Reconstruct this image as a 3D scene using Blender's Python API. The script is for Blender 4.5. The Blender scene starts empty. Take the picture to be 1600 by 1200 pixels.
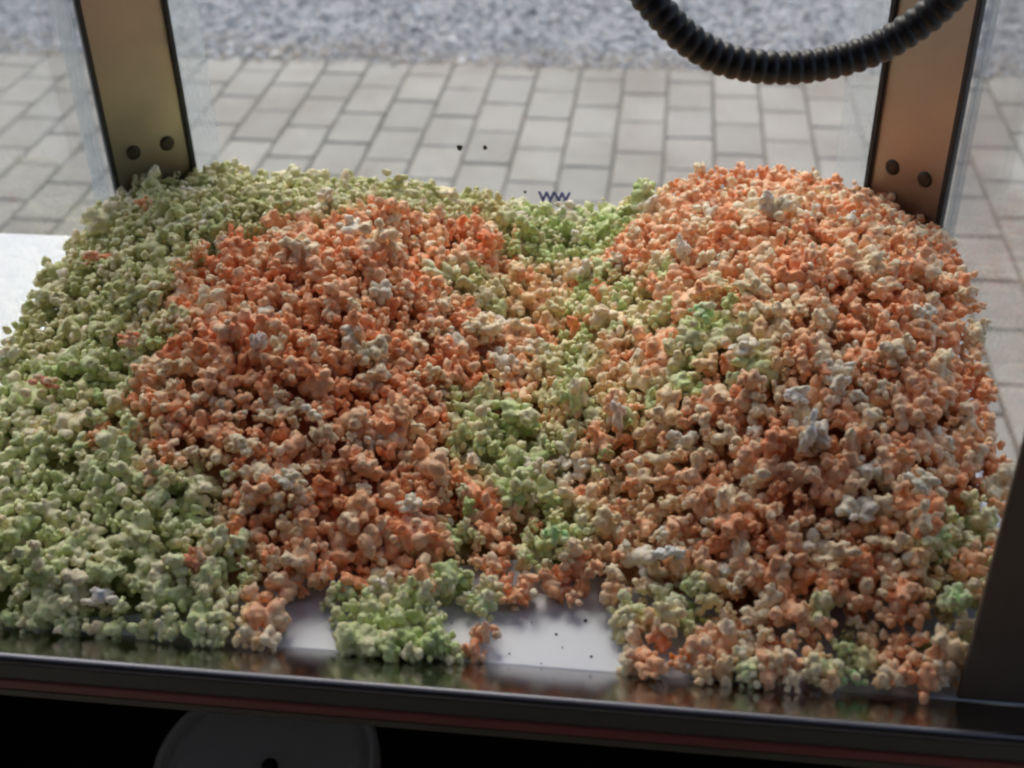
import bpy, bmesh, math, random
import numpy as np
from mathutils import Vector, Matrix, noise

random.seed(7); RNG = np.random.default_rng(11)
sc = bpy.context.scene
C = sc.collection
R = math.radians

# ------------------------------------------------------------------ camera
YAW, PITCH, ROLL = R(7.8), R(34.5), R(1.4)
fwd = Vector((-math.sin(YAW)*math.cos(PITCH), math.cos(YAW)*math.cos(PITCH), -math.sin(PITCH)))
rgt0 = Vector((math.cos(YAW), math.sin(YAW), 0)); up0 = rgt0.cross(fwd)
rgt = rgt0*math.cos(ROLL) - up0*math.sin(ROLL); up = up0*math.cos(ROLL) + rgt0*math.sin(ROLL)
cam_d = bpy.data.cameras.new('camera'); cam = bpy.data.objects.new('camera', cam_d); C.objects.link(cam)
M3 = Matrix((rgt, up, -fwd)).transposed()
cam.matrix_world = Matrix.Translation((0, 0, .6)) @ M3.to_4x4()
cam_d.sensor_width = 36; cam_d.lens = 36*1982/1600
cam_d.clip_start = .02; cam_d.clip_end = 400
cam_d.dof.use_dof = True; cam_d.dof.focus_distance = .98; cam_d.dof.aperture_fstop = 6.5
sc.camera = cam

# ------------------------------------------------------------------ world, sun, exposure
SUN_EL, SUN_AZ = R(52), R(-20)          # azimuth from +Y towards +X; the sun stands behind the cart
w = bpy.data.worlds.new('World'); sc.world = w; w.use_nodes = True
nt = w.node_tree; nt.nodes.clear()
sky = nt.nodes.new('ShaderNodeTexSky'); sky.sky_type = 'NISHITA'; sky.sun_disc = False
sky.sun_elevation = SUN_EL; sky.sun_rotation = SUN_AZ
sky.air_density = 1.0; sky.dust_density = 5; sky.ozone_density = 1.0
bg = nt.nodes.new('ShaderNodeBackground'); bg.inputs[1].default_value = .10
wo = nt.nodes.new('ShaderNodeOutputWorld')
nt.links.new(sky.outputs[0], bg.inputs[0]); nt.links.new(bg.outputs[0], wo.inputs[0])
sd = bpy.data.lights.new('sun', 'SUN'); sd.energy = .9; sd.angle = R(40); sd.color = (1, .975, .94)
sun = bpy.data.objects.new('sun', sd); C.objects.link(sun)
sdir = Vector((math.sin(SUN_AZ)*math.cos(SUN_EL), math.cos(SUN_AZ)*math.cos(SUN_EL), math.sin(SUN_EL)))
sun.rotation_euler = sdir.to_track_quat('Z', 'Y').to_euler(); sun.location = (0, 0, 6)
sc.view_settings.view_transform = 'Standard'; sc.view_settings.look = 'None'
sc.view_settings.exposure = 1.0; sc.view_settings.gamma = 1; sc.view_settings.use_curve_mapping = False
sc.cycles.max_bounces = 10; sc.cycles.diffuse_bounces = 5; sc.cycles.transparent_max_bounces = 16
sc.cycles.filter_width = 2.2

# ------------------------------------------------------------------ helpers
def tag(o, label=None, cat=None, group=None, kind=None):
    if label: o['label'] = label
    if cat: o['category'] = cat
    if group: o['group'] = group
    if kind: o['kind'] = kind
    return o
def empty(name, loc, label, cat, group=None):
    o = bpy.data.objects.new(name, None); o.empty_display_size = .05
    o.location = loc; C.objects.link(o); return tag(o, label, cat, group)
def link(name, me, mat=None, parent=None):
    o = bpy.data.objects.new(name, me); C.objects.link(o)
    if mat and not me.materials: me.materials.append(mat)
    if parent is not None:
        o.parent = parent
        o.location = -parent_world(parent)
    return o
def parent_world(p):
    v = Vector((0, 0, 0))
    while p is not None: v += p.location; p = p.parent
    return v
def from_bm(bm, name, smooth=False):
    me = bpy.data.meshes.new(name); bm.to_mesh(me); bm.free()
    if smooth: me.polygons.foreach_set('use_smooth', [True]*len(me.polygons))
    return me
def add_box(bm, lo, hi, bev=0.0, rot=None, seg=2):
    lo, hi = Vector(lo), Vector(hi); c = (lo+hi)/2; s = hi-lo
    r = bmesh.ops.create_cube(bm, size=1); vs = r['verts']
    bmesh.ops.scale(bm, vec=s, verts=vs)
    if bev:
        es = list({e for v in vs for e in v.link_edges})
        q = bmesh.ops.bevel(bm, geom=es, offset=bev, segments=seg, affect='EDGES', profile=.5)
        vs = list({v for f in q['faces'] for v in f.verts} | {v for v in vs if v.is_valid})
    if rot is not None: bmesh.ops.rotate(bm, cent=(0,0,0), matrix=rot, verts=vs)
    bmesh.ops.translate(bm, vec=c, verts=vs)
    return vs
def box(name, lo, hi, mat, parent=None, bev=0.0, smooth=False):
    bm = bmesh.new(); add_box(bm, lo, hi, bev); return link(name, from_bm(bm, name, smooth), mat, parent)
def bar(name, a, b, thick, z0, z1, mat, parent=None, bev=0.0, off=0.0):
    """upright slab along the plan line a-b, thickness thick, shifted by off along its left normal"""
    a, b = Vector(a), Vector(b); d = b-a; L = d.length; ang = math.atan2(d.y, d.x)
    n = Vector((-d.y, d.x))/L
    c = (a+b)/2 + n*off
    bm = bmesh.new()
    add_box(bm, (-L/2, -thick/2, z0), (L/2, thick/2, z1), bev)
    bmesh.ops.rotate(bm, cent=(0,0,0), matrix=Matrix.Rotation(ang, 3, 'Z'), verts=bm.verts)
    bmesh.ops.translate(bm, vec=(c.x, c.y, 0), verts=bm.verts)
    return link(name, from_bm(bm, name), mat, parent)
def revolve(name, prof, segs, loc, mat, parent=None):
    """prof: list of (r,z)"""
    bm = bmesh.new(); rings = []
    for r, z in prof:
        if r < 1e-6: rings.append([bm.verts.new((loc[0], loc[1], loc[2]+z))])
        else: rings.append([bm.verts.new((loc[0]+r*math.cos(2*math.pi*k/segs), loc[1]+r*math.sin(2*math.pi*k/segs), loc[2]+z)) for k in range(segs)])
    for A, B in zip(rings, rings[1:]):
        for k in range(segs):
            k2 = (k+1) % segs
            if len(A) == 1: bm.faces.new((A[0], B[k], B[k2]))
            elif len(B) == 1: bm.faces.new((A[k], A[k2], B[0]))
            else: bm.faces.new((A[k], A[k2], B[k2], B[k]))
    bmesh.ops.recalc_face_normals(bm, faces=bm.faces)
    return link(name, from_bm(bm, name, True), mat, parent)

# ------------------------------------------------------------------ materials
class NT:
    def __init__(s, name):
        s.m = bpy.data.materials.new(name); s.m.use_nodes = True; s.t = s.m.node_tree; s.n = s.t.nodes
        s.b = s.n['Principled BSDF']; s.out = s.n['Material Output']
    def node(s, typ, **kw):
        n = s.n.new(typ)
        for k, v in kw.items():
            if k.startswith('_'): setattr(n, k[1:], v)
            else: n.inputs[k.replace('__', ' ')].default_value = v
        return n
    def l(s, a, b): s.t.links.new(a, b)
    def coord(s, kind='Object', scale=(1,1,1)):
        c = s.node('ShaderNodeTexCoord'); m = s.node('ShaderNodeMapping'); m.inputs['Scale'].default_value = scale
        s.l(c.outputs[kind], m.inputs[0]); return m.outputs[0]
    def noise(s, scale, detail=4, rough=.6, vec=None):
        n = s.node('ShaderNodeTexNoise', Scale=scale, Detail=detail, Roughness=rough)
        if vec is not None: s.l(vec, n.inputs['Vector'])
        return n.outputs['Fac']
    def ramp(s, fac, stops):
        r = s.node('ShaderNodeValToRGB'); e = r.color_ramp.elements
        while len(e) < len(stops): e.new(.5)
        for q, (p, c) in zip(e, stops): q.position = p; q.color = (*c, 1) if len(c) == 3 else c
        s.l(fac, r.inputs[0]); return r.outputs[0]
    def mix(s, fac, a, b, blend='MIX'):
        m = s.node('ShaderNodeMix', _data_type='RGBA', _blend_type=blend)
        for sock, v in ((m.inputs[0], fac), (m.inputs[6], a), (m.inputs[7], b)):
            if hasattr(v, 'links'): s.l(v, sock)
            elif isinstance(v, (int, float)): sock.default_value = v
            else: sock.default_value = (*v, 1)
        return m.outputs[2]
    def bump(s, h, strength=.3, dist=.002):
        b = s.node('ShaderNodeBump', Strength=strength, Distance=dist); s.l(h, b.inputs['Height']); s.l(b.outputs[0], s.b.inputs['Normal'])
def simple(name, col, rough=.5, metal=0.0, var=.12, scale=20, bump=0.0, spec=.5):
    k = NT(name); v = k.coord(); n = k.noise(scale, 5, .6, v)
    k.l(k.mix(n, tuple(c*(1-var) for c in col), tuple(min(1, c*(1+var)) for c in col)), k.b.inputs['Base Color'])
    k.b.inputs['Roughness'].default_value = rough; k.b.inputs['Metallic'].default_value = metal
    k.b.inputs['Specular IOR Level'].default_value = spec
    if bump: k.bump(n, bump, .002)
    return k.m
def brushed(name, col, rough, stretch, metal=1.0, bump=.06):
    k = NT(name); v = k.coord('Object', stretch)
    n = k.noise(1.0, 6, .75, v); n2 = k.noise(9, 4, .6, k.coord())
    k.l(k.mix(n2, tuple(c*.8 for c in col), col), k.b.inputs['Base Color'])
    mr = k.node('ShaderNodeMapRange'); k.l(n2, mr.inputs[0]); mr.inputs[3].default_value = rough*.75; mr.inputs[4].default_value = rough*1.35
    k.l(mr.outputs[0], k.b.inputs['Roughness']); k.b.inputs['Metallic'].default_value = metal
    k.bump(n, bump, .001)
    return k.m
def glass_mat(name, haze, hazecol=(.8, .85, .9), smear=14.0):
    """clear sheet: transparent + fresnel gloss, with a little dust that scatters"""
    k = NT(name); k.n.remove(k.b)
    tr = k.node('ShaderNodeBsdfTransparent', Color=(.95, .97, .965, 1)); gl = k.node('ShaderNodeBsdfGlossy', Roughness=.05, Color=(1, 1, 1, 1))
    df = k.node('ShaderNodeBsdfDiffuse', Color=(*hazecol, 1)); tl = k.node('ShaderNodeBsdfTranslucent', Color=(*hazecol, 1))
    fr = k.node('ShaderNodeFresnel', IOR=1.45)
    half = k.node('ShaderNodeMath', _operation='MULTIPLY'); k.l(fr.outputs[0], half.inputs[0]); half.inputs[1].default_value = .3
    a = k.node('ShaderNodeMixShader'); k.l(half.outputs[0], a.inputs[0]); k.l(tr.outputs[0], a.inputs[1]); k.l(gl.outputs[0], a.inputs[2])
    dt = k.node('ShaderNodeMixShader', Fac=.6); k.l(df.outputs[0], dt.inputs[1]); k.l(tl.outputs[0], dt.inputs[2])
    n = k.noise(smear, 6, .7, k.coord('Object', (1, 1, .35)))
    mr = k.node('ShaderNodeMapRange'); k.l(n, mr.inputs[0])
    mr.inputs[1].default_value = .35; mr.inputs[2].default_value = .75; mr.inputs[3].default_value = haze*.45; mr.inputs[4].default_value = haze*1.5
    c = k.node('ShaderNodeMixShader'); k.l(mr.outputs[0], c.inputs[0]); k.l(a.outputs[0], c.inputs[1]); k.l(dt.outputs[0], c.inputs[2])
    k.l(c.outputs[0], k.out.inputs[0]); return k.m

M = {}
M['white_board'] = simple('white_board', (.64, .67, .73), .35, 0, .04, 6)
M['steel'] = brushed('stainless_steel', (.43, .375, .33), .42, (500, 500, 6))
_t = M['steel'].node_tree; _b = _t.nodes['Principled BSDF']
_c = _t.nodes.new('ShaderNodeTexCoord'); _n = _t.nodes.new('ShaderNodeTexNoise'); _n.inputs['Scale'].default_value = 26; _n.inputs['Detail'].default_value = 8; _n.inputs['Roughness'].default_value = .75
_t.links.new(_c.outputs['Object'], _n.inputs['Vector']); _m = _t.nodes.new('ShaderNodeMapRange'); _m.inputs[1].default_value = .38; _m.inputs[2].default_value = .66; _m.inputs[3].default_value = .36; _m.inputs[4].default_value = .52
_t.links.new(_n.outputs['Fac'], _m.inputs[0]); _t.links.new(_m.outputs[0], _b.inputs['Roughness'])
M['rim_steel'] = brushed('rim_steel', (.66, .65, .64), .10, (420, 3, 3), bump=.10)
M['nose_steel'] = brushed('rolled_steel', (.16, .16, .18), .38, (260, 3, 3), bump=.05)
M['black_rubber'] = simple('black_rubber', (.022, .023, .026), .5, 0, .2, 60, .1)
M['dark_paint'] = simple('dark_paint', (.035, .035, .03), .45, 0, .25, 30)
M['hose'] = simple('hose_plastic', (.022, .022, .024), .42, 0, .3, 30, .05)
M['red_paint'] = simple('red_paint', (.20, .014, .009), .4, 0, .2, 25)
M['dark_post'] = simple('dark_post_paint', (.15, .105, .07), .5, 0, .15, 20)
M['olive_paint'] = simple('ochre_paint', (.055, .048, .025), .45, 0, .2, 25)
M['screw'] = simple('screw_metal', (.08, .065, .05), .45, .8, .3, 90)
M['shade_mat'] = simple('shade_panel', (.04, .036, .033), .8, 0, .3, 5, .1)  # for the added walls and roof that block light behind the camera
M['lid'] = simple('lid_plastic', (.84, .85, .86), .4, 0, .05, 12)
M['speck'] = simple('dark_speck', (.03, .025, .02), .8, 0, .3, 200)
M['print'] = simple('blue_print', (.10, .10, .42), .6, 0, .3, 200)
M['glass'] = glass_mat('clear_acrylic', .05)
M['strip'] = glass_mat('cloudy_acrylic_edge', .30, (.72, .75, .80), 45)

# pavers: cool pale concrete, each with its own tone
k = NT('paver_concrete'); v = k.coord('Object')
oi = k.node('ShaderNodeObjectInfo')
ri = k.node('ShaderNodeAttribute', _attribute_name='tone')       # joined pavers carry their tone as an attribute
tn = k.node('ShaderNodeMath', _operation='ADD'); k.l(oi.outputs['Random'], tn.inputs[0]); k.l(ri.outputs['Fac'], tn.inputs[1])
fr_ = k.node('ShaderNodeMath', _operation='FRACT'); k.l(tn.outputs[0], fr_.inputs[0])
base = k.ramp(fr_.outputs[0], [(0, (.30, .29, .265)), (.45, (.35, .335, .305)), (.8, (.375, .355, .32)), (1, (.33, .32, .30))])
geo = k.node('ShaderNodeNewGeometry')
st = k.noise(2.6, 5, .65, geo.outputs['Position']); grain = k.noise(240, 3, .7, geo.outputs['Position'])
c1 = k.mix(k.ramp(st, [(.42, (0,0,0)), (.68, (1,1,1))]), base, (.25, .225, .195))
c2 = k.mix(k.ramp(grain, [(.3, (.78,)*3), (.7, (1.15,)*3)]), c1, c1, 'MIX')
c3 = k.mix(1.0, c1, k.ramp(grain, [(.3, (.80,)*3), (.7, (1,)*3)]), 'MULTIPLY')
k.l(c3, k.b.inputs['Base Color']); k.b.inputs['Roughness'].default_value = .85; k.bump(grain, .35, .002); M['paver'] = k.m
M['joint_sand'] = simple('joint_sand', (.12, .112, .092), .95, 0, .4, 40, .5)
k = NT('gravel_ground'); v = k.coord()
n = k.noise(55, 6, .75, v); n2 = k.noise(3, 4, .6, v)
c = k.mix(n2, k.ramp(n, [(.3, (.22, .22, .225)), (.5, (.38, .38, .395)), (.72, (.56, .56, .58))]), (.25, .25, .27))
k.l(c, k.b.inputs['Base Color']); k.b.inputs['Roughness'].default_value = .9; k.bump(n, .8, .01); M['gravel'] = k.m
k = NT('gravel_stone')
at = k.node('ShaderNodeAttribute', _attribute_name='tone')
c = k.ramp(at.outputs['Fac'], [(0, (.24, .235, .235)), (.3, (.40, .395, .40)), (.6, (.52, .515, .52)), (.85, (.62, .61, .61)), (1, (.85, .85, .85))])
k.l(c, k.b.inputs['Base Color']); k.b.inputs['Roughness'].default_value = .85; M['stone'] = k.m
k = NT('edge_litter')
at = k.node('ShaderNodeAttribute', _attribute_name='tone')
c = k.ramp(at.outputs['Fac'], [(0, (.22, .17, .13)), (.35, (.34, .28, .23)), (.7, (.42, .37, .31)), (1, (.28, .28, .22))])
k.l(c, k.b.inputs['Base Color']); k.b.inputs['Roughness'].default_value = .9; M['litter'] = k.m

# popcorn: sugar-coated; deep colour where the coat is thick, pale where the puffed flake shows
def popcorn_mat(name, per_object):
    k = NT(name)
    if per_object: col = k.node('ShaderNodeObjectInfo').outputs['Color']
    else: col = k.node('ShaderNodeAttribute', _attribute_name='coat').outputs['Color']
    pale = k.node('ShaderNodeAttribute', _attribute_name='pale').outputs['Fac']
    cream = (.95, .83, .60)
    n = k.noise(330, 3, .6, k.node('ShaderNodeNewGeometry').outputs['Position'])
    f = k.node('ShaderNodeMath', _operation='MULTIPLY_ADD'); k.l(n, f.inputs[0]); f.inputs[1].default_value = .75; k.l(pale, f.inputs[2])
    g = k.node('ShaderNodeMath', _operation='SUBTRACT', _use_clamp=True); k.l(f.outputs[0], g.inputs[0]); g.inputs[1].default_value = .36
    k.l(k.mix(g.outputs[0], col, cream), k.b.inputs['Base Color'])
    k.b.inputs['Roughness'].default_value = .55; k.b.inputs['Specular IOR Level'].default_value = .35
    vo = k.node('ShaderNodeTexVoronoi', _feature='SMOOTH_F1', Scale=430); k.l(k.n['Geometry'].outputs['Position'], vo.inputs['Vector'])
    inv = k.node('ShaderNodeMath', _operation='SUBTRACT'); inv.inputs[0].default_value = 1; k.l(vo.outputs['Distance'], inv.inputs[1])
    h = k.node('ShaderNodeMath', _operation='MULTIPLY_ADD'); k.l(n, h.inputs[0]); h.inputs[1].default_value = .35; k.l(inv.outputs[0], h.inputs[2])
    k.bump(h.outputs[0], .34, .0018)
    k.b.inputs['Subsurface Weight'].default_value = .35; k.b.inputs['Subsurface Radius'].default_value = (1, .75, .5); k.b.inputs['Subsurface Scale'].default_value = .003
    return k.m
M['pop_obj'] = popcorn_mat('popcorn_coat', True); M['pop_heap'] = popcorn_mat('popcorn_coat_heap', False)

# ------------------------------------------------------------------ ground
def sheet(name, x0, x1, y0, y1, z, mat, nx=1, ny=1, amp=0):
    vs = []; fs = []
    for j in range(ny+1):
        for i in range(nx+1):
            x = x0+(x1-x0)*i/nx; y = y0+(y1-y0)*j/ny
            vs.append((x, y, z + (amp*noise.noise(Vector((x*6, y*6, 0))) if amp else 0)))
    for j in range(ny):
        for i in range(nx):
            a = j*(nx+1)+i; fs.append((a, a+1, a+nx+2, a+nx+1))
    me = bpy.data.meshes.new(name); me.from_pydata(vs, [], fs)
    return link(name, me, mat)
GZ = -.9
tag(sheet('ground', -150, 150, -150, 200, GZ-.035, M['gravel']), kind='structure')
pavement = tag(sheet('pavement', -6, 5, -2.5, 4.0, GZ-.007, M['joint_sand']), 'pale concrete block pavement with dark sand joints behind the cart', kind='structure')
road = tag(sheet('gravel_road', -6, 5, 4.0, 12, GZ-.018, M['gravel'], 110, 80, .012), 'bluish grey gravel road beyond the pavement', kind='structure')

# paver meshes: chamfered tops, edges slightly uneven
PX, PY = .141, .218
def paver_mesh(seed, ly):
    rr = random.Random(seed); g = .0042
    hx, hy = PX/2-g, ly/2-g; c = .0035; n = 3
    per = []
    for i in range(n): per.append((-hx+2*hx*i/n, -hy))
    for i in range(n): per.append((hx, -hy+2*hy*i/n))
    for i in range(n): per.append((hx-2*hx*i/n, hy))
    for i in range(n): per.append((-hx, hy-2*hy*i/n))
    per = [(x+rr.uniform(-.0012, .0012), y+rr.uniform(-.0012, .0012)) for x, y in per]
    N = len(per); vs = [(x, y, -.03) for x, y in per] + [(x, y, -c) for x, y in per]
    vs += [(x*(1-(c+rr.uniform(0, .002))/hx), y*(1-(c+rr.uniform(0, .002))/hy), rr.uniform(-.0004, .0004)) for x, y in per]
    fs = []
    for q in range(2):
        for i in range(N): fs.append((q*N+i, q*N+(i+1) % N, (q+1)*N+(i+1) % N, (q+1)*N+i))
    fs.append(tuple(range(2*N, 3*N)))
    me = bpy.data.meshes.new('paver'); me.from_pydata(vs, [], fs); me.materials.append(M['paver']); return me
full = [paver_mesh(s, PY) for s in range(6)]; halfm = [paver_mesh(50+s, PY/2) for s in range(3)]
slots = []
for kx in range(-26, 28):
    cx = -.9955 - .0 + .141*kx + .0705 + .0   # columns line up with the joints seen in the paving
    st = 0 if kx % 2 == 0 else .5
    y = 4.0
    if st: slots.append((cx, y-PY/4, 1)); y -= PY/2
    while y-PY > -2.4: slots.append((cx, y-PY/2, 0)); y -= PY
def shown(s):
    p = Vector((s[0], s[1], GZ)) - cam.location
    z = p.dot(fwd); X = p.dot(rgt)/z*1982; Y = -p.dot(up)/z*1982
    if z < .3: return -1
    inx = abs(X) < 850 and -600 < Y+60 and Y < 640
    hidden = (s[1] < 2.15 and s[0] < .7) or s[1] < 1.9
    return z if inx and not hidden else -1
vis = sorted([(shown(s), s) for s in slots if shown(s) > 0])
near = [s for _, s in vis][:300]; nearset = set(near)
for i, s in enumerate(near):
    me = random.choice(halfm if s[2] else full)
    o = bpy.data.objects.new('paver', me); C.objects.link(o); o.parent = pavement
    o.location = (s[0], s[1], GZ+random.uniform(-.0015, .0015)); o.rotation_euler = (random.uniform(-.006, .006), random.uniform(-.006, .006), random.choice((0, math.pi))+random.uniform(-.006, .006))
V = []; F = []; T = []
for s in slots:
    if s in nearset: continue
    me = random.choice(halfm if s[2] else full); b = len(V); t = random.random()
    for v in me.vertices: V.append((v.co.x+s[0], v.co.y+s[1], v.co.z+GZ)); T.append(t)
    for p in me.polygons: F.append(tuple(b+i for i in p.vertices))
me = bpy.data.meshes.new('outer_pavers'); me.from_pydata(V, [], F)
a = me.attributes.new('tone', 'FLOAT', 'POINT'); a.data.foreach_set('value', T)
tag(link('outer_pavers', me, M['paver'], pavement), kind='stuff')

# generic: scatter many small rough stones into one mesh
def ico(sub):
    bm = bmesh.new(); bmesh.ops.create_icosphere(bm, subdivisions=sub, radius=1)
    v = np.array([q.co[:] for q in bm.verts]); f = np.array([[q.index for q in t.verts] for t in bm.faces]); bm.free(); return v, f
def rand_rot(n):
    q = RNG.normal(size=(n, 4)); q /= np.linalg.norm(q, axis=1)[:, None]; a, b, c, d = q.T
    return np.stack([1-2*(c*c+d*d), 2*(b*c-a*d), 2*(b*d+a*c), 2*(b*c+a*d), 1-2*(b*b+d*d), 2*(c*d-a*b), 2*(b*d-a*c), 2*(c*d+a*b), 1-2*(b*b+c*c)], 1).reshape(n, 3, 3)
def merged(name, variants, which, pos, rot, scl, mat, point_attrs, parent=None, smooth=True):
    """variants: list of (verts, tris, extra point attr dict); numpy-merged single mesh"""
    Vs = []; Fs = []; off = 0; A = {k_: [] for k_ in point_attrs}
    for vi, (v, f, ex) in enumerate(variants):
        ids = np.nonzero(which == vi)[0]
        if len(ids) == 0: continue
        W = np.einsum('nij,vj->nvi', rot[ids], v)*scl[ids][:, None, :] + pos[ids][:, None, :]
        Vs.append(W.reshape(-1, 3))
        Fs.append((f[None]+(np.arange(len(ids))*len(v))[:, None, None]+off).reshape(-1, 3)); off += len(ids)*len(v)
        for k_, fn in point_attrs.items(): A[k_].append(fn(ids, len(v), ex))
    Vv = np.concatenate(Vs); Ff = np.concatenate(Fs)
    me = bpy.data.meshes.new(name)
    me.vertices.add(len(Vv)); me.vertices.foreach_set('co', Vv.astype(np.float32).ravel())
    me.loops.add(Ff.size); me.loops.foreach_set('vertex_index', Ff.astype(np.int32).ravel())
    me.polygons.add(len(Ff)); me.polygons.foreach_set('loop_start', np.arange(0, Ff.size, 3, dtype=np.int32))
    me.polygons.foreach_set('use_smooth', np.full(len(Ff), smooth))
    for k_, parts in A.items():
        d = np.concatenate(parts)
        if d.ndim == 2:
            at_ = me.attributes.new(k_, 'FLOAT_COLOR', 'POINT'); at_.data.foreach_set('color', d.astype(np.float32).ravel())
        else:
            at_ = me.attributes.new(k_, 'FLOAT', 'POINT'); at_.data.foreach_set('value', d.astype(np.float32))
    me.update(calc_edges=True); me.validate()
    return link(name, me, mat, parent)
iv, jf = ico(1)
stones = []
for s in range(5):
    v = iv*(1+.28*RNG.normal(size=(len(iv), 1)))*np.array([1, .8, .6]); stones.append((v, jf, None))
def tone_attr(t): return {'tone': lambda ids, nv, ex: np.repeat(t[ids], nv)}
n = 15000
y = 4.02 + 1.5*RNG.random(n)**1.25; x = -3.1+5.1*RNG.random(n)
r = np.clip(RNG.lognormal(-4.85, .42, n), .0035, .026)
z = GZ-.016+.012*np.array([noise.noise(Vector((a*6, b*6, 0))) for a, b in zip(x, y)]) + r*.25
tag(merged('gravel', stones, RNG.integers(0, 5, n), np.stack([x, y, z], 1), rand_rot(n), np.repeat(r[:, None], 3, 1), M['stone'], tone_attr(RNG.random(n)), smooth=False),
    'loose bluish grey gravel along the far edge of the pavement', 'gravel', kind='stuff')
n = 2200
x = -3.1+5.1*RNG.random(n); cl = np.array([noise.noise(Vector((a*2.2, 7, 0))) for a in x])
y = 4.0+RNG.normal(size=n)*.065*(1+1.4*cl)+.07+.07*cl; r = .004+.011*RNG.random(n)
ok = (y > 3.97); x, y, r = x[ok], y[ok], r[ok]; n = len(x)
z = np.where(y < 4.0, GZ+.002, GZ-.008)+r*.2
tag(merged('leaf_litter', stones, RNG.integers(0, 5, n), np.stack([x, y, z], 1), rand_rot(n), np.stack([r, r*.9, r*.35], 1), M['litter'], tone_attr(RNG.random(n)), smooth=False),
    'brown soil crumbs and dead leaf bits between pavers and gravel', 'leaf litter', kind='stuff')

# ------------------------------------------------------------------ unseen walls and roof added behind the camera to darken the cart front
box('shade_wall', (-1.55, -1.45, -.9), (1.0, -1.40, 1.5), M['shade_mat'])['kind'] = 'structure'
box('shade_wall', (-1.55, -1.40, -.9), (-1.50, .15, 1.5), M['shade_mat'])['kind'] = 'structure'
box('shade_wall', (.95, -1.40, -.9), (1.0, .15, 1.5), M['shade_mat'])['kind'] = 'structure'
box('shade_roof', (-1.55, -1.45, 1.5), (1.0, .15, 1.53), M['shade_mat'])['kind'] = 'structure'

# ------------------------------------------------------------------ popcorn cart
X0, X1, Y0, Y1 = -.515, .242, .553, 1.090
cart = empty('popcorn_cart', (-.135, .82, GZ), 'popcorn cart with white counter, brown steel corner posts and clear panels holding the coloured popcorn', 'popcorn cart')
box('counter_board', (-1.02, .5535, -.018), (.262, 1.089, 0), M['white_board'], cart, .0015)
# front rim: one folded steel profile, deck, rounded nose, face
def extrude_x(name, prof, x0, x1, mat, parent, smooth=True):
    vs = []; fs = []; n = len(prof)
    for x in (x0, x1):
        for (y, z) in prof: vs.append((x, y, z))
    for i in range(n-1): fs.append((i, i+1, n+i+1, n+i))
    me = bpy.data.meshes.new(name); me.from_pydata(vs, [], fs)
    if smooth: me.polygons.foreach_set('use_smooth', [True]*len(fs))
    o = link(name, me, mat, parent)
    return o
# the deck climbs towards the seller, then rolls over a rounded nose
deck = [(.5530, .0004), (.5062, .0274)]
nose = []
for a in range(-30, 100, 10): nose.append((.5050-.0036*math.sin(R(a)), .0243+.0036*math.cos(R(a))))
nose += [(.5014, .0235), (.5030, .0230), (.5050, .0228)]
prof = nose
rim = extrude_x('front_rim', [(.5530, -.016)]+deck, -1.02, .30, M['rim_steel'], cart, False)
extrude_x('rolled_edge', nose, -1.02, .30, M['nose_steel'], rim)
def face(name, y, z0, z1, mat, bev=.001): return box(name, (-1.02, y, z0), (.30, y+.003, z1), mat, cart, bev)
face('upper_band', .5010, .0100, .0240, M['dark_paint'])
face('red_stripe', .5003, .0015, .0095, M['red_paint'])
face('lower_band', .5010, -.0060, .0010, M['olive_paint'])
# cabinet below
box('cabinet_side', (-1.02, .56, GZ+.09), (-1.0, 1.09, -.0185), M['dark_paint'], cart)
box('cabinet_side', (.244, .56, GZ+.09), (.2615, 1.086, -.0185), M['dark_paint'], cart)
box('cabinet_back', (-.999, 1.072, GZ+.09), (.2435, 1.087, -.0185), M['dark_paint'], cart)
box('cabinet_floor', (-.999, .56, GZ+.26), (.2435, 1.071, GZ+.275), M['dark_paint'], cart)
# posts: flat steel strips across the chamfered corners, black gaskets on both long edges
TOP = .80
CH = .056
def post(a, b, out):
    """a,b plan end points; out = +1 if outside is to the left of a->b"""
    a, b = Vector(a), Vector(b)
    p = bar('corner_post', a, b, .003, .0005, TOP, M['steel'], cart, .0006, off=out*.0015)
    d = (b-a).normalized(); nrm = Vector((-d.y, d.x))*out
    for e, s in ((a, 1), (b, -1)):
        q = e + d*s*.0022
        bar('gasket', q-d*.0026, q+d*.0026, .008, .0005, TOP, M['black_rubber'], p, .0012, off=0)
    # folded inner flange seen as a duller band beside the gasket
    for t in (.30, .71):
        c = a.lerp(b, t) - nrm*.0001
        bm = bmesh.new()
        for (r0, d0) in ((.0074, .0022),):
            bmesh.ops.create_uvsphere(bm, u_segments=14, v_segments=8, radius=r0)
            bmesh.ops.scale(bm, vec=(1, .42, 1), verts=bm.verts)
        # hex socket: push the centre of the dome in
        for v in bm.verts:
            if v.co.y < -.0018 and (v.co.x**2+v.co.z**2) < .0024**2: v.co.y = -.0008
        ang = math.atan2((-nrm).y, (-nrm).x)+math.pi/2
        bmesh.ops.rotate(bm, cent=(0,0,0), matrix=Matrix.Rotation(ang, 3, 'Z'), verts=bm.verts)
        bmesh.ops.translate(bm, vec=(c.x, c.y, .112), verts=bm.verts)
        link('screw', from_bm(bm, 'screw', True), M['screw'], p)
    return p
post((X0, Y1-CH), (X0+CH+.004, Y1), 1)
post((X1-CH-.004, Y1), (X1, Y1-CH), 1)
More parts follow.
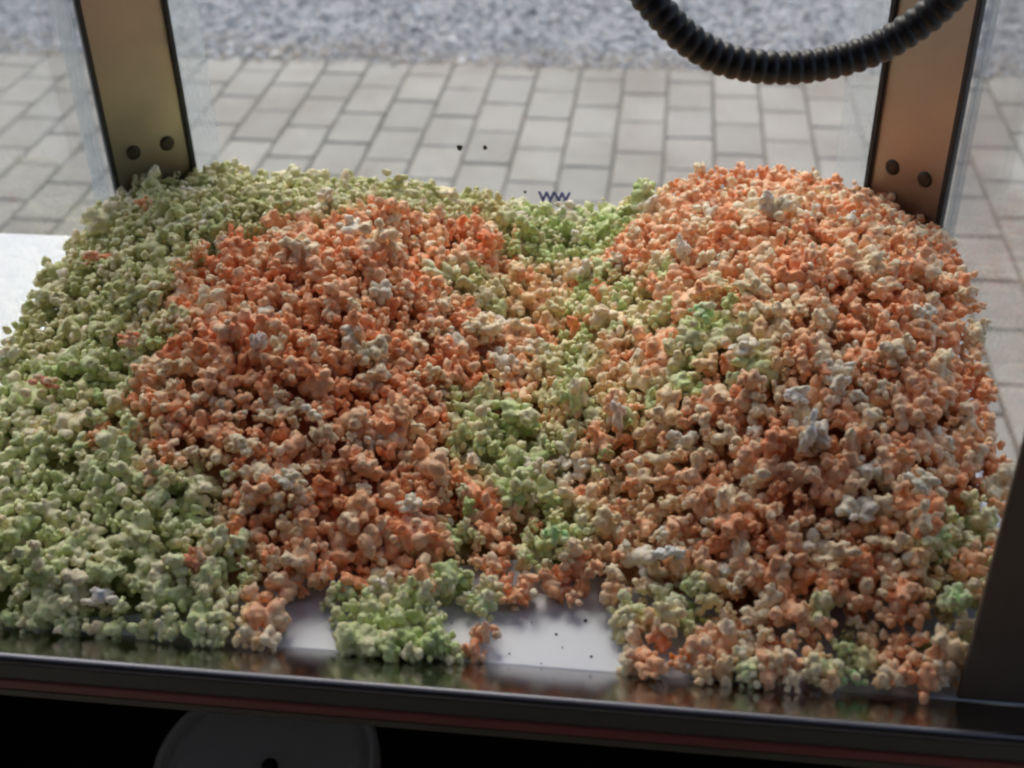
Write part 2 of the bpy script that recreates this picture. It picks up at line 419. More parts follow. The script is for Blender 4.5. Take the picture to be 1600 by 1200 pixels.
# the two front posts: dark angle irons, one leaf along the rim and one along the side
for xa, xb, xs in ((.192, .300, .2415), (-.573, -.463, -.5145)):
    fp = box('front_post', (xa, .5545, .0006), (xb, .5585, TOP), M['dark_post'], cart, .0012)
    box('side_leaf', (xs, .5588, .0006), (xs+.004, Y0+CH+.004, TOP), M['dark_post'], fp, .001)
    for zz in (.17, .62):
        bm = bmesh.new(); bmesh.ops.create_uvsphere(bm, u_segments=14, v_segments=8, radius=.006)
        bmesh.ops.scale(bm, vec=(1, .4, 1), verts=bm.verts); bmesh.ops.translate(bm, vec=((xa+xb)/2, .5545, zz), verts=bm.verts)
        link('screw', from_bm(bm, 'screw', True), M['screw'], fp)
# clear sheets
gb = bar('glass_pane', (X0+CH+.004, Y1), (X1-CH-.004, Y1), .003, .0008, TOP, M['glass'], cart)
gl = bar('glass_pane', (X0, Y0+CH+.004), (X0, Y1-CH), .003, .0008, TOP, M['glass'], cart)
gr = bar('glass_pane', (X1, Y1-CH), (X1, Y0+CH+.004), .003, .0008, TOP, M['glass'], cart)
W_ = .027
bar('cloudy_edge', (X0+CH+.007, Y1-.004), (X0+CH+.007+W_, Y1-.004), .002, .0008, TOP, M['strip'], gb)
bar('cloudy_edge', (X1-CH-.007-W_, Y1-.004), (X1-CH-.007, Y1-.004), .002, .0008, TOP, M['strip'], gb)
bar('cloudy_edge', (X0-.004, Y1-CH-.004-W_), (X0-.004, Y1-CH-.004), .002, .0008, TOP, M['strip'], gl)
bar('cloudy_edge', (X1+.004, Y1-CH-.004-W_), (X1+.004, Y1-CH-.004), .002, .0008, TOP, M['strip'], gr)
# small blue lettering on the back pane
tc = bpy.data.curves.new('lettering', 'FONT'); tc.body = 'WW'; tc.size = .0145; tc.offset = .0006; tc.extrude = .0002; tc.space_character = .95
to = bpy.data.objects.new('tmp_text', tc); C.objects.link(to); bpy.context.view_layer.update()
tm = bpy.data.meshes.new_from_object(to.evaluated_get(bpy.context.evaluated_depsgraph_get())); bpy.data.objects.remove(to)
tm.transform(Matrix.Translation((-.119, Y1-.0022, .0585)) @ Matrix.Rotation(math.pi/2, 4, 'X'))
tm.materials.clear(); link('lettering', tm, M['print'], gb)
for (sx, sz, rr) in ((-.193, .111, .0028), (-.169, .112, .0022), (-.132, .068, .0014)):
    bm = bmesh.new(); bmesh.ops.create_icosphere(bm, subdivisions=2, radius=rr)
    for v in bm.verts: v.co *= random.uniform(.8, 1.2); v.co.y *= .4
    bmesh.ops.translate(bm, vec=(sx, Y1-.0025, sz), verts=bm.verts); link('dirt_speck', from_bm(bm, 'dirt_speck', True), M['speck'], gb)
# top
box('canopy', (X0-.02, .53, TOP), (X1+.02, Y1+.02, TOP+.04), M['red_paint'], cart, .004)

# ------------------------------------------------------------------ hose: corrugated, hanging in a loop from the canopy
def hose():
    pts = [(-.057, .392), (-.038, .355), (-.015, .327), (.010, .303), (.040, .287), (.083, .2815), (.128, .290), (.160, .309), (.181, .333), (.197, .365), (.207, .41), (.213, .50), (.216, .62), (.214, .797)]
    pts = [(-.105, .797), (-.105, .66), (-.099, .52), (-.085, .44)] + pts
    P = [Vector((x, .85 + .010*math.sin(i*.7), z+.0030)) for i, (x, z) in enumerate(pts)]
    dense = []
    for i in range(len(P)-1):
        p0, p1, p2, p3 = P[max(i-1, 0)], P[i], P[i+1], P[min(i+2, len(P)-1)]
        for t in np.linspace(0, 1, 60, endpoint=False):
            dense.append(.5*((2*p1)+(p2-p0)*t+(2*p0-5*p1+4*p2-p3)*t*t+(3*p1-p0-3*p2+p3)*t**3))
    D = np.array([q[:] for q in dense]+[P[-1][:]]); s = np.concatenate([[0], np.cumsum(np.linalg.norm(np.diff(D, axis=0), axis=1))])
    pitch = .0085; prof = [(0, .0103), (.14, .0112), (.28, .0116), (.56, .0116), (.70, .0112), (.82, .0103), (.90, .0102)]
    S = []; Rr = []
    for q in range(int(s[-1]/pitch)):
        for f_, r_ in prof: S.append((q+f_)*pitch); Rr.append(r_)
    S = np.array(S); ctr = np.stack([np.interp(S, s, D[:, i]) for i in range(3)], 1)
    tan = np.gradient(ctr, S, axis=0); tan = np.array([np.mean(tan[max(0, i-6):i+7], axis=0) for i in range(len(tan))]); tan /= np.linalg.norm(tan, axis=1)[:, None]
    side = np.cross(tan, [0, 1, 0]); side /= np.linalg.norm(side, axis=1)[:, None]; bi = np.cross(tan, side)
    K = 26; vs = []
    for i in range(len(S)):
        for k_ in range(K):
            a_ = 2*math.pi*k_/K; vs.append(ctr[i]+Rr[i]*(math.cos(a_)*side[i]+math.sin(a_)*bi[i]))
    fs = [(i*K+k_, i*K+(k_+1) % K, (i+1)*K+(k_+1) % K, (i+1)*K+k_) for i in range(len(S)-1) for k_ in range(K)]
    fs.append(tuple(range(K))); fs.append(tuple(range((len(S)-1)*K, len(S)*K)))
    me = bpy.data.meshes.new('corrugated_hose'); me.from_pydata([tuple(v) for v in vs], [], fs)
    me.polygons.foreach_set('use_smooth', [True]*len(fs)); me.update()
    tag(link('corrugated_hose', me, M['hose']), 'black ribbed plastic hose hanging in a loop before the right back post', 'hose')
hose()

# ------------------------------------------------------------------ white lidded tub on the cabinet shelf
tz = GZ+.2752; th = -.49-tz
tub = empty('plastic_tub', (-.389, .845, tz), 'round white lidded tub standing in the dark cabinet under the counter', 'tub')
revolve('tub_body', [(0, 0), (.098, 0), (.104, .006), (.112, th-.02), (.108, th-.02)], 56, (-.389, .845, tz), M['lid'], tub)
lid = revolve('lid', [(0, .0), (.095, .0), (.1035, -.0005), (.1045, -.009), (.1090, -.009), (.1105, .004), (.1165, .0045), (.1195, .001), (.1200, -.018), (.1170, -.019), (.1165, -.006)], 72, (-.389, .845, -.49), M['lid'], tub)
revolve('lid_knob', [(0, .010), (.0065, .010), (.0085, .007), (.0085, 0)], 24, (-.382, .834, -.4895), M['black_rubber'], lid)


# ------------------------------------------------------------------ popcorn
# height of the heap above the counter, (x: height) rows at several y
HX={
.555:[(-.5,.027),(-.42,.03),(-.35,.027),(-.24,.016),(-.2,.0),(-.14,.012),(-.08,.0),(-.02,.0),(.03,.010),(.1,.014),(.17,.016),(.22,.02)],
.62:[(-.5,.04),(-.42,.045),(-.35,.045),(-.25,.03),(-.2,.018),(-.14,.016),(-.08,.012),(-.02,.016),(.03,.028),(.1,.04),(.17,.045),(.22,.045)],
.68:[(-.5,.055),(-.42,.065),(-.35,.07),(-.25,.062),(-.2,.05),(-.14,.034),(-.08,.028),(-.02,.036),(.03,.055),(.1,.078),(.17,.08),(.22,.058)],
.76:[(-.5,.066),(-.42,.085),(-.35,.1),(-.25,.095),(-.2,.075),(-.14,.045),(-.08,.038),(-.02,.055),(.03,.085),(.1,.112),(.17,.112),(.22,.085)],
.86:[(-.5,.086),(-.42,.105),(-.35,.118),(-.25,.12),(-.2,.095),(-.14,.06),(-.08,.048),(-.02,.07),(.03,.1),(.1,.13),(.17,.13),(.22,.108)],
.96:[(-.5,.09),(-.42,.108),(-.35,.117),(-.25,.115),(-.2,.095),(-.14,.066),(-.08,.052),(-.02,.078),(.03,.108),(.1,.128),(.17,.122),(.22,.096)],
1.03:[(-.5,.082),(-.42,.09),(-.35,.094),(-.25,.094),(-.2,.085),(-.14,.07),(-.08,.057),(-.02,.076),(.03,.1),(.1,.11),(.17,.1),(.22,.078)],
1.085:[(-.5,.075),(-.42,.08),(-.35,.075),(-.25,.072),(-.2,.066),(-.14,.062),(-.08,.054),(-.02,.072),(.03,.094),(.1,.098),(.17,.086),(.22,.066)],
}
YS=np.array(sorted(HX)); XS=np.array([a for a,_ in HX[.555]]); HH=np.array([[h for _,h in HX[y]] for y in YS])
def sm(t): return t*t*(3-2*t)
def height(x,y):
    x=np.clip(x,XS[0],XS[-1]-1e-6); y=np.clip(y,YS[0],YS[-1]-1e-6)
    i=np.clip(np.searchsorted(XS,x,side='right')-1,0,len(XS)-2); j=np.clip(np.searchsorted(YS,y,side='right')-1,0,len(YS)-2)
    u=(x-XS[i])/(XS[i+1]-XS[i]); v=(y-YS[j])/(YS[j+1]-YS[j])
    u=.5*u+.5*sm(u); v=.5*v+.5*sm(v)
    return (HH[j,i]*(1-u)+HH[j,i+1]*u)*(1-v)+(HH[j+1,i]*(1-u)+HH[j+1,i+1]*u)*v

# how orange (1) or green (0) the heap is at points of the counter
ORANGE=[(-0.465,0.715,0.05),(-0.494,0.819,0.03),(-0.490,0.865,0.05),(-0.470,0.900,0),(-0.419,0.830,0),(-0.422,0.916,0.1),(-0.386,0.767,0.25),(-0.420,0.745,0.1),(-0.418,0.687,0.25),(-0.383,0.697,0.45),(-0.425,0.654,0),(-0.385,0.646,0.05),(-0.349,0.620,0),(-0.401,0.590,0),(-0.364,0.561,0),(-0.312,0.586,0.1),(-0.274,0.556,0),(-0.276,0.594,0.3),(-0.311,0.644,0.2),(-0.397,0.539,0),(-0.265,0.635,0.75),(-0.343,0.811,0.85),(-0.336,0.737,0.8),(-0.354,0.716,0.75),(-0.302,0.697,0.95),(-0.282,0.749,1),(-0.288,0.835,1),(-0.266,0.894,1),(-0.232,0.931,1),(-0.193,0.950,1),(-0.157,0.966,0.9),(-0.214,0.839,1),(-0.165,0.841,0.95),(-0.218,0.738,1),(-0.172,0.733,1),(-0.236,0.670,1),(-0.271,0.666,0.95),(-0.198,0.649,1),(-0.159,0.629,1),(-0.216,0.609,0.95),(-0.238,0.577,1),(-0.227,0.551,0.8),(-0.147,0.692,0.85),(-0.327,0.672,0.7),(-0.396,0.957,0.1),(-0.351,0.961,0.05),(-0.297,0.973,0.15),(-0.246,0.993,0.1),(-0.195,1.027,0.25),(-0.149,1.032,0.5),(-0.460,0.951,0.1),(-0.102,1.030,0.05),(-0.076,0.994,0.1),(-0.050,1.024,0.1),(-0.114,0.980,0.4),(-0.108,0.921,0.7),(-0.084,0.953,0.6),(-0.038,0.917,0.35),(-0.052,0.899,0.35),(-0.140,0.917,0.3),(-0.092,0.872,0.65),(-0.114,0.837,0.9),(-0.063,0.835,0.1),(-0.031,0.793,0.5),(-0.043,0.841,0.5),(-0.013,0.823,0.7),(-0.090,0.807,0.6),(-0.113,0.750,0.2),(-0.118,0.717,0.2),(-0.088,0.742,0.4),(-0.057,0.759,0.5),(-0.028,0.751,0.5),(-0.084,0.704,0.5),(-0.053,0.715,0.5),(-0.128,0.661,0.35),(-0.094,0.672,0.7),(-0.065,0.644,0),(-0.107,0.636,0.6),(-0.062,0.619,1),(-0.087,0.613,1),(-0.049,0.667,0.35),(-0.029,0.630,0.7),(-0.019,0.677,0.8),(0.001,1.013,1),(-0.019,0.968,0.95),(0.045,1.023,1),(0.113,0.998,0.95),(0.160,0.942,0.85),(0.208,0.914,0.8),(0.029,0.821,0.3),(0.015,0.853,0.6),(0.043,0.776,0.5),(0.012,0.769,0.4),(0.079,0.831,0.8),(0.123,0.792,0.85),(0.166,0.782,0.85),(0.215,0.788,0.85),(0.035,0.726,0.85),(0.098,0.710,0.95),(0.161,0.713,1),(0.206,0.708,0.9),(0.014,0.698,0.7),(0.057,0.661,0.95),(0.118,0.649,0.95),(0.166,0.650,0.9),(0.199,0.645,0.2),(0.209,0.629,0.6),(-0.004,0.633,0.7),(0.029,0.649,0.9),(0.078,0.620,0.9),(0.137,0.611,0.95),(0.190,0.593,0),(0.171,0.597,0.9),(0.058,0.579,1),(0.022,0.596,0.1),(-0.018,0.592,0.1),(0.093,0.579,0.9),(0.125,0.591,0.5),(0.162,0.567,1),(0.130,0.543,0),(0.096,0.545,0.8),(0.023,0.558,0.95),(-0.001,0.573,0.8),(0.062,0.549,0.2),(-0.000,0.555,0.3),(-0.203,0.586,0.2),(-0.182,0.568,0.1),(-0.159,0.581,0.05),(-0.130,0.562,0),(-0.144,0.549,0),(-0.188,0.559,0.1),(-0.119,0.596,0.1),(-0.100,0.595,0),(-0.099,0.573,0.9)]
LOOSE= [(-0.195, 0.597), (-0.18, 0.589), (-0.172, 0.602), (-0.154, 0.601), (-0.141, 0.596), (-0.13, 0.607), (-0.196, 0.576), (-0.181, 0.566), (-0.17, 0.573), (-0.158, 0.574), (-0.144, 0.578), (-0.13, 0.571), (-0.184, 0.552), (-0.172, 0.55), (-0.158, 0.554), (-0.145, 0.55), (-0.133, 0.554), (-0.121, 0.553), (-0.103, 0.606), (-0.098, 0.595), (-0.101, 0.574), (-0.094, 0.564), (-0.005, 0.576), (0.005, 0.559), (-0.006, 0.554), (0.024, 0.557), (0.037, 0.564), (0.051, 0.554), (0.065, 0.557), (0.08, 0.55), (0.096, 0.559), (0.105, 0.55), (0.116, 0.546), (0.134, 0.552), (0.149, 0.548), (0.164, 0.566), (0.174, 0.557), (0.185, 0.566), (-0.012, 0.589), (0.021, 0.598), (0.011, 0.583), (0.155, 0.552)]
BARE = [[(-0.233, 0.583), (-0.225, 0.553), (-0.193, 0.553), (-0.198, 0.572), (-0.213, 0.588), (-0.225, 0.593)],[(-0.132, 0.597), (-0.113, 0.601), (-0.111, 0.581), (-0.112, 0.556), (-0.106, 0.548), (-0.116, 0.55), (-0.117, 0.569), (-0.128, 0.579)],[(-0.09, 0.589), (-0.086, 0.598), (-0.044, 0.601), (-0.038, 0.612), (-0.024, 0.608), (-0.022, 0.587), (-0.011, 0.574), (-0.011, 0.551), (-0.09, 0.549), (-0.092, 0.569)],[(0.117, 0.59), (0.149, 0.593), (0.151, 0.575), (0.123, 0.575)]]
TRI_LO, TRI_HI = 560, 1500
def kernel_variant(seed, voxel, ratio):
    """one popped flake: a lumpy core with lobes and small bubbles, fused by remeshing; returns verts, tris, paleness, extent 1"""
    rr = random.Random(seed); bm = bmesh.new(); lobes = []
    kind = seed % 4
    stretch = Vector((1, 1, 1)) if kind < 2 else (Vector((1.35, .85, .8)) if kind == 2 else Vector((1.1, 1.1, .7)))
    def ball(c, r):
        q = bmesh.ops.create_icosphere(bm, subdivisions=2, radius=r)['verts']
        bmesh.ops.translate(bm, vec=c, verts=q)
    ball(Vector((0, 0, 0)), .42)
    for i in range(rr.randint(8, 13)):
        for _ in range(30):
            d = Vector((rr.gauss(0, 1), rr.gauss(0, 1), rr.gauss(0, 1))).normalized()
            if all((d-e).length > .58 for e, _, _ in lobes): break
        r = rr.uniform(.17, .36); dist = rr.uniform(.42, .80)
        c = Vector((d.x*stretch.x, d.y*stretch.y, d.z*stretch.z))*dist
        lobes.append((d, c, rr.random())); ball(c, r)
        for j in range(rr.randint(4, 8)):
            e = (d + Vector((rr.gauss(0, .9), rr.gauss(0, .9), rr.gauss(0, .9)))).normalized()
            ball(c + e*r*.82, r*rr.uniform(.30, .5))
    me = bpy.data.meshes.new('k'); bm.to_mesh(me); bm.free()
    o = bpy.data.objects.new('k', me); C.objects.link(o)
    m = o.modifiers.new('r', 'REMESH'); m.mode = 'VOXEL'; m.voxel_size = voxel
    m = o.modifiers.new('s', 'SMOOTH'); m.iterations = 1; m.factor = .4
    m = o.modifiers.new('d', 'DECIMATE'); m.ratio = ratio
    dg = bpy.context.evaluated_depsgraph_get(); dg.update()
    em = bpy.data.meshes.new_from_object(o.evaluated_get(dg))
    bm = bmesh.new(); bm.from_mesh(em); bmesh.ops.triangulate(bm, faces=bm.faces)
    v = np.array([q.co[:] for q in bm.verts]); bm.verts.index_update(); f = np.array([[q.index for q in t.verts] for t in bm.faces]); bm.free()
    bpy.data.objects.remove(o); bpy.data.meshes.remove(me); bpy.data.meshes.remove(em)
    for i_ in range(len(v)):
        q_ = Vector(v[i_]); v[i_] *= 1 + .13*noise.noise(q_*4.2+Vector((seed, 0, 0))) + .07*noise.noise(q_*9+Vector((0, seed, 0)))
    ext = np.percentile(np.linalg.norm(v, axis=1), 90)
    pale = np.zeros(len(v)); W = np.zeros(len(v))
    for d, c, t in lobes:
        wgt = np.exp(-np.sum((v-np.array(c[:]))**2, 1)/.05); pale += wgt*(t**1.6); W += wgt
    pale = pale/np.maximum(W, 1e-6)
    return v/ext, f, np.clip(pale, 0, 1)*.8
NV = 12
LO = [kernel_variant(100+i, .056, TRI_LO/4700) for i in range(NV)]
HI = [kernel_variant(100+i, .048, TRI_HI/6500) for i in range(NV)]
print('popcorn tris', np.mean([len(f) for _, f, _ in LO]), np.mean([len(f) for _, f, _ in HI]))

def inside(px, py, poly):
    r_ = False; j = len(poly)-1
    for i in range(len(poly)):
        xi, yi = poly[i]; xj, yj = poly[j]
        if (yi > py) != (yj > py) and px < (xj-xi)*(py-yi)/(yj-yi)+xi: r_ = not r_
        j = i
    return r_
def bare(x, y, mg=.004):
    for P_ in BARE[:3]:
        for dx, dy in ((0, 0), (mg, 0), (-mg, 0), (0, mg), (0, -mg)):
            if inside(x+dx, y+dy, P_): return True
    return False
OR = np.array(ORANGE+[(-.45, 1.05, .1), (-.47, 1.0, .1), (-.38, 1.07, .05), (-.32, 1.06, .1), (-.26, 1.07, .05), (-.2, 1.07, .12), (-.14, 1.07, .1), (-.08, 1.07, .05), (-.03, 1.08, .3), (.03, 1.06, .9), (.08, 1.07, 1), (.13, 1.07, .95), (.18, 1.05, .95), (.22, 1.0, .95), (.05, .96, .95), (.07, .90, .95), (.11, .87, .95), (.16, .87, .9), (.10, .93, .95), (.21, .86, .85)])
def orangeness(x, y):
    d2 = (OR[:, 0]-x)**2+(OR[:, 1]-y)**2; w_ = np.exp(-d2/(2*.012**2))+1e-9
    return float((w_*OR[:, 2]).sum()/w_.sum())
def lump(x, y): return .010*noise.noise(Vector((x*32, y*32, 3))) + .004*noise.noise(Vector((x*75, y*75, 9)))
def in_tray(x, y, m):
    if not (X0+m < x < X1-m and Y0+.001 < y < Y1-m): return False
    c_ = CH+m*.42
    if (x-X0)+(Y1-y) < c_+m or (X1-x)+(Y1-y) < c_+m: return False
    if (x-X0)+(y-Y0) < c_+m or (X1-x)+(y-Y0) < c_+m: return False
    return True
def pick_colour(x, y):
    o_ = orangeness(x, y); nz = noise.noise(Vector((x*26, y*26, 31)))*.5 + .5
    t = random.random()*.6 + nz*.4
    right = x > -.03
    pale = 0
    if o_ > .18+.64*t: # orange
        h = random.random()
        deep = np.array([.94, .32, .13])*(1-h) + np.array([.96, .50, .26])*h
        if right: deep = deep*.82+np.array([.94, .58, .36])*.18
        if random.random() < (.22 if right else .14): deep = np.array([.93, .74, .50])
        name = 'orange'
    else:
        h = random.random()
        deep = np.array([.47, .61, .22])*(1-h) + np.array([.72, .77, .42])*h
        if y < .68 and x < -.22: deep = deep*.72+np.array([.84, .90, .56])*.28
        if y > .76 and x < -.13: deep = (deep*.55+np.array([.60, .54, .24])*.45)*.92
        if x > -.14: deep = deep*.8+np.array([.45, .68, .25])*.2
        if random.random() < .14: deep = np.array([.66, .68, .42])
        name = 'green'
    if .22 < o_ < .8 and random.random() < .36: deep = deep*.35+np.array([.88, .72, .42])*.65
    if random.random() < (.035 if right else .022): deep = np.array([.84, .78, .66]); name = 'cream'
    return deep, name

def dirs(x, y):
    e = .01; gx = (float(height(x+e, y))-float(height(x-e, y)))/(2*e); gy = (float(height(x, y+e))-float(height(x, y-e)))/(2*e)
    n_ = np.array([-gx, -gy, 1.]); return n_/np.linalg.norm(n_)
# relaxed random points over the tray by cell hashing
kern = []     # x, y, z, r, colour, name, top
def scatter(mind, rad, sink, top, tries):
    cell = mind; grid = {}
    for _ in range(tries):
        x = random.uniform(X0, X1); y = random.uniform(Y0, Y1)
        r_ = rad*random.choice((.60, .80, .97, 1.12, 1.36))
        if not in_tray(x, y, r_*.72) or bare(x, y, r_*.75): continue
        h = float(height(x, y)) + lump(x, y)
        n_ = dirs(x, y); z = max(h - sink*r_ - r_*.2, r_*.55)
        if not top and z < r_*.9: continue
        p = (x, y, z); key = (int(x/cell), int(y/cell), int(z/cell)); okk = True
        for a in (-1, 0, 1):
            for b in (-1, 0, 1):
                for c in (-1, 0, 1):
                    for q in grid.get((key[0]+a, key[1]+b, key[2]+c), ()):
                        if (q[0]-x)**2+(q[1]-y)**2+(q[2]-z)**2 < mind*mind: okk = False; break
                    if not okk: break
                if not okk: break
            if not okk: break
        if not okk: continue
        grid.setdefault(key, []).append(p)
        col, nm = pick_colour(x, y); kern.append([x, y, z, r_, col, nm, top])
scatter(.0122, .0108, .12, True, 80000)
ntop = len(kern)
scatter(.0158, .0105, 1.5, False, 20000)
print('kernels', ntop, len(kern))
# the ones that stand out, each with its own label: x, y, z, radius, colour, pale, stretch, label
WH, CR, OG, GR = (.93, .92, .90), (.90, .84, .70), (.86, .32, .15), (.45, .76, .34)
SPECIAL = [
 (.104, .691, .092, .015, WH, (1, .7, 1.5), 'tall white popcorn flake sticking up on the front slope of the right mound'),
 (.096, .722, .101, .013, WH, (1.3, .8, .8), 'pale popcorn flake just behind the tall white flake on the right mound'),
 (.016, .918, .108, .014, WH, (.7, .8, 1.5), 'upright cream popcorn flake on the rear left shoulder of the right mound'),
 (-.289, .751, .104, .012, (.84, .76, .78), (.8, .8, 1.3), 'whitish lilac popcorn flake amid the orange of the left mound'),
 (-.244, .651, .059, .013, CR, (1.3, .9, .8), 'large cream popcorn flake low on the front slope of the left mound'),
 (-.163, .655, .040, .012, CR, (1.2, .9, .8), 'cream popcorn flake where the left mound meets the valley, near the front'),
 (.013, .626, .038, .012, (.85, .86, .84), (1.4, .8, .7), 'bright white popcorn flake low at the front left foot of the right mound'),
 (-.349, .560, .026, .013, (.80, .80, .80), (1.3, .9, .9), 'greyish white popcorn flake against the rim in the front left corner'),
 (-.025, .741, .064, .013, (.88, .76, .72), (.8, .8, 1.4), 'pinkish white popcorn flake standing in the valley between the mounds'),
 (-.462, .868, .102, .011, OG, (1.7, 1, .8), 'orange popcorn flake on the green slope by the left panel, high up'),
 (-.455, .962, .106, .012, OG, (1, 1, 1), 'orange popcorn flake at the foot of the left steel post'),
 (-.443, .718, .082, .012, (.74, .20, .10), (1.4, .9, .8), 'dark orange popcorn flake alone in the green slope near the left picture edge'),
 (-.389, .753, .100, .011, OG, (1.2, 1, .8), 'orange popcorn flake in the green, between the left mound and the left panel'),
 (.032, .816, .107, .013, GR, (1.2, 1, .9), 'bright green popcorn flake alone on the orange right mound'),
 (-.062, .644, .032, .014, (.34, .66, .26), (1, 1, 1), 'deep green popcorn flake at the front end of the valley'),
 (.190, .593, .046, .015, GR, (1, 1, 1.2), 'green popcorn flake beside the dark right front post'),
 (.174, .658, .083, .014, CR, (1.4, .9, .8), 'cream popcorn flake high on the slope beside the dark right front post'),
 (.061, .767, .110, .013, CR, (1.3, 1, .7), 'spread cream popcorn flake facing front in the middle of the right mound'),
 (.188, .81, .120, .013, CR, (1.2, 1, .9), 'cream popcorn flake near the right clear panel at the top of the right mound'),
 (.121, .620, .054, .015, (.90, .66, .44), (1.2, .9, .8), 'beige popcorn flake above the dark hollow at the front right'),
 (-.238, .70, .080, .011, CR, (1, 1, 1), 'round cream popcorn flake in the middle of the orange left mound'),
 (-.292, .590, .036, .012, OG, (.9, .9, 1.3), 'orange popcorn flake in the green near the rim at front left'),
 (.148, .926, .134, .012, (.84, .83, .74), (1.1, 1, 1), 'pale popcorn flake on the crest of the right mound before the right post'),
 (.130, .556, .011, .0125, GR, (1, 1, 1), 'pale green popcorn flake alone at the rim before the dark hollow'),
 (.024, .558, .011, .0105, (.86, .26, .04), (1, 1, 1), 'bright orange popcorn flake on the rim just right of the large bare patch'),
 (-.103, .590, .014, .0135, (.55, .70, .36), (1, 1, 1.1), 'pale green popcorn flake between the two bare white patches'),
 (-.100, .570, .012, .0130, (.84, .46, .28), (1, 1, 1.1), 'peach popcorn flake between the two bare white patches, nearer the rim'),
]
for s_ in SPECIAL: # make room
    kern = [k_ for k_ in kern if (k_[0]-s_[0])**2+(k_[1]-s_[1])**2+(k_[2]-s_[2])**2 > (s_[3]*.75)**2]
# loose flakes on the bare counter front and along the rim
for (x, y) in LOOSE:
    if any((x-s_[0])**2+(y-s_[1])**2 < .012**2 for s_ in SPECIAL): continue
    y = max(y, .556); r_ = random.uniform(.0085, .0125); col, nm = pick_colour(x, y)
    kern.append([x, y, max(r_*.72, float(height(x, y))), r_, col, nm, True])
# flakes perched on the surface break up the outline
for k_ in random.sample([q for q in kern if q[6]], 170):
    kern.append([k_[0]+random.uniform(-.005, .005), k_[1]+random.uniform(-.005, .003), k_[2]+k_[3]*random.uniform(.55, .85), k_[3]*random.uniform(.85, 1.15), *pick_colour(k_[0], k_[1]), True])
# a few spill over onto the rim edge
for x in (-.436, -.424, -.400, -.388, -.362, -.35, -.336, -.323, -.297, -.271, -.25, -.41, -.375, -.31, -.282, -.262, -.24, -.175, -.158, -.14, .01, .045, .07, .09, .11):
    col, nm = pick_colour(x, .56); kern.append([x+random.uniform(-.006, .006), .549, .0115, .0092, col, nm, True])

K = len(kern)
pos = np.array([k_[:3] for k_ in kern]); rad = np.array([k_[3] for k_ in kern]); col = np.array([k_[4] for k_ in kern])
names = [k_[5] for k_ in kern]; top = np.array([k_[6] for k_ in kern])
rot = rand_rot(K); var = RNG.integers(0, NV, K); palef = np.clip(RNG.normal(.78, .42, K), .1, 1.6)
scl = rad[:, None]*(1+.14*RNG.normal(size=(K, 3)).clip(-1.5, 1.5))
# which show largest: top-layer flakes in the frame, by size over distance
rel = pos-np.array([0, 0, .6]); dz = rel @ np.array(fwd[:]); u_ = rel @ np.array(rgt[:])/dz*1982; v_ = -rel @ np.array(up[:])/dz*1982
score = np.where(top & (np.abs(u_) < 790) & (v_ < 560), rad/dz, 0)
# prefer what is clearly uncovered: no other flake nearer to the camera on the same line of sight
order = np.argsort(-score); chosen = []
pu = np.stack([u_, v_], 1); pr = rad/dz*1982
for i in order:
    if len(chosen) >= 300-len(SPECIAL): break
    d = np.linalg.norm(pu-pu[i], axis=1); cover = (d < pr*.75) & (dz < dz[i]-.004)
    if cover.sum() == 0: chosen.append(i)
chosen_set = set(int(i) for i in chosen)
himesh = []
for v, f, p_ in HI:
    me = bpy.data.meshes.new('popcorn'); me.from_pydata(v.tolist(), [], f.tolist()); me.materials.append(M['pop_obj'])
    me.polygons.foreach_set('use_smooth', [True]*len(me.polygons))
    a_ = me.attributes.new('pale', 'FLOAT', 'POINT'); a_.data.foreach_set('value', p_.astype(np.float32)); himesh.append(me)
def zone(x, y):
    rows = ((.585, 'at the rim'), (.63, 'just behind the rim'), (.68, 'low on the slope'), (.715, 'halfway up the slope'), (.75, 'above the middle of the slope'), (.79, 'on the upper slope'), (9, 'near the crest'))
    cols = ((-.40, 'by the left picture edge'), (-.32, 'in the left green slope'), (-.245, 'left half of the left mound'), (-.17, 'right half of the left mound'), (-.10, 'left of the large bare patch'),
            (-.02, 'behind the large bare patch'), (.02, 'right of the large bare patch'), (.06, 'left part of the right mound'), (.11, 'middle of the right mound'), (.155, 'right part of the right mound'), (9, 'beside the right front post'))
    return next(t for l_, t in rows if y < l_) + ', ' + next(t for l_, t in cols if x < l_)
def look(c, nm, r_):
    c = np.array(c)
    if nm == 'orange': t = 'peach' if c[2] > .31 else ('light orange' if c[2] > .20 else 'deep orange')
    elif nm == 'green': t = 'pale green' if c[2] > .42 else ('yellow green' if c[0] > .57 else 'olive green')
    else: t = 'cream'
    return ('big ' if r_ > .0108 else 'small ' if r_ < .0085 else '') + t
def flake(me, p, rotm, s, c, label, group):
    o = bpy.data.objects.new('popcorn', me); C.objects.link(o)
    Rm = Matrix([list(map(float, r_)) for r_ in rotm])
    o.matrix_world = Matrix.Translation(Vector([float(q) for q in p])) @ Rm.to_4x4() @ Matrix.Diagonal((*[float(q) for q in s], 1))
    o.color = (*[float(q) for q in c], 1)
    return tag(o, label, 'popcorn', group)
for i in chosen:
    z_ = zone(pos[i][0], pos[i][1])
    flake(himesh[var[i]], pos[i], rot[i], scl[i], col[i], look(col[i], names[i], rad[i])+' flake '+z_, look(col[i], names[i], rad[i])+' flakes '+z_)
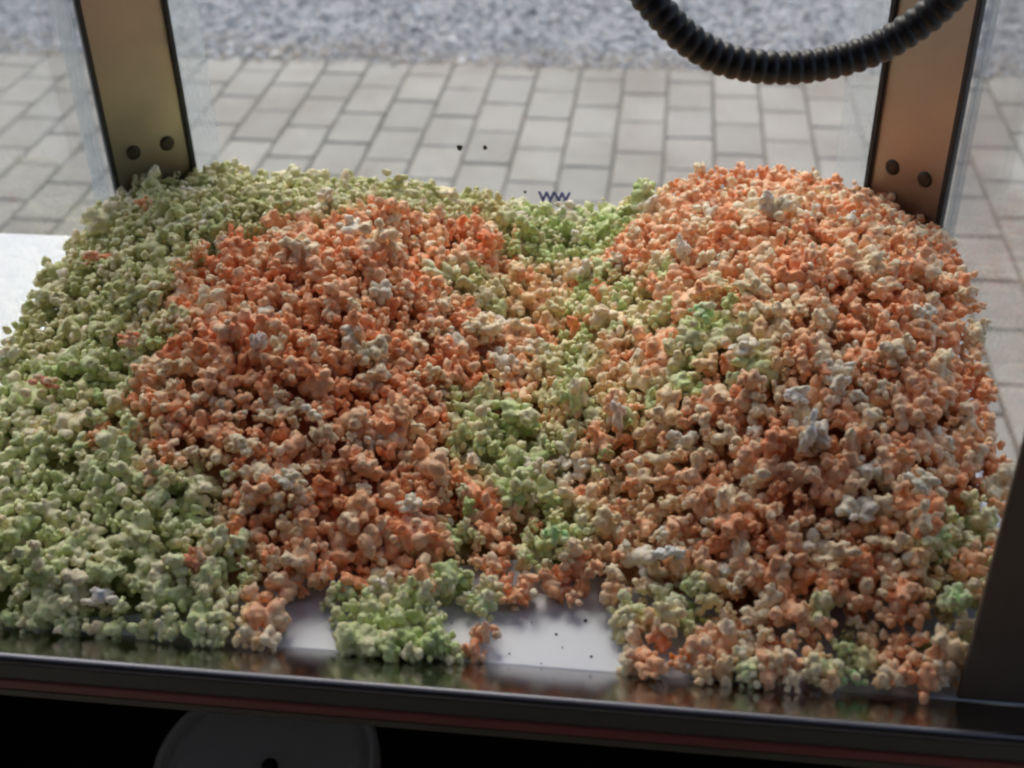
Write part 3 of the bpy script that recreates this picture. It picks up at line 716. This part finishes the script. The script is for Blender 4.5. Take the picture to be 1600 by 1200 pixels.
for n_, (x, y, z, r_, c, st_, lab) in enumerate(SPECIAL):
    q = Matrix.Rotation(random.uniform(0, 6.28), 3, 'Z')
    tilt = Matrix.Rotation(random.uniform(-.35, .35), 3, 'Y') @ Matrix.Rotation(random.uniform(-.3, .1), 3, 'X')
    Rm = np.array(tilt @ (q if st_[2] > 1.05 else Matrix.Rotation(random.uniform(-.5, .5), 3, 'Z')))
    flake(himesh[(n_*5) % NV], (x, y, z), Rm, np.array(st_)*r_*.72, c, lab, None)
rest = np.array([i for i in range(K) if i not in chosen_set])
c4 = np.concatenate([col, np.ones((K, 1))], 1)
attrs = {'coat': lambda ids, nv, ex: np.repeat(c4[rest][ids], nv, axis=0),
         'pale': lambda ids, nv, ex: (palef[rest][ids][:, None]*ex[None, :]).ravel()}
heap = merged('popcorn_heap', LO, var[rest], pos[rest], rot[rest], scl[rest], M['pop_heap'], attrs)
tag(heap, 'heap of orange and green sugared popcorn in two mounds behind the steel rim', 'popcorn heap', kind='stuff')
# filling under the visible layers
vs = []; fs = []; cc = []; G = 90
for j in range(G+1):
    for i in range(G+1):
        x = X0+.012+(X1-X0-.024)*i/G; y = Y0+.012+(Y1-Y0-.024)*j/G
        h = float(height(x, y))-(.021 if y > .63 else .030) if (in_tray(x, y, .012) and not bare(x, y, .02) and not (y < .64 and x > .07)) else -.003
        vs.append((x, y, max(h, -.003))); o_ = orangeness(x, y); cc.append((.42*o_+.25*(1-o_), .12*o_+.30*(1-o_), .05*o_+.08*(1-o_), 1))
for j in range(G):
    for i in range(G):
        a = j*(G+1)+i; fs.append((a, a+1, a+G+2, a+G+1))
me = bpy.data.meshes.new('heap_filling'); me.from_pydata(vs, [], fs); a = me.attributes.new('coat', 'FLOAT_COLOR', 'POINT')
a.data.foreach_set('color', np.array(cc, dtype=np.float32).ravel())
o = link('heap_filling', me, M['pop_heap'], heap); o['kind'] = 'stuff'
# crumbs and unpopped bits on the bare counter
pn = 0
crumb_at = [(-.037, .597), (-.055, .583), (-.072, .592), (-.20, .575), (-.031, .566), (-.083, .563), (-.104, .553), (-.062, .557), (-.124, .586), (-.05, .572)]
V = []; F = []
iv1, if1 = ico(1)
for n_, (x, y) in enumerate(crumb_at):
    r_ = .0014 if n_ < 1 else random.uniform(.0004, .0009); b = len(V)
    for q in iv1: V.append((x+q[0]*r_*random.uniform(.8, 1.2), y+q[1]*r_, r_*.6+q[2]*r_*.6))
    for t in if1: F.append(tuple(int(b+k_) for k_ in t))
me = bpy.data.meshes.new('crumbs'); me.from_pydata(V, [], F)
tag(link('crumbs', me, M['speck']), 'dark unpopped bits and crumbs on the bare white counter', 'crumbs', kind='stuff')
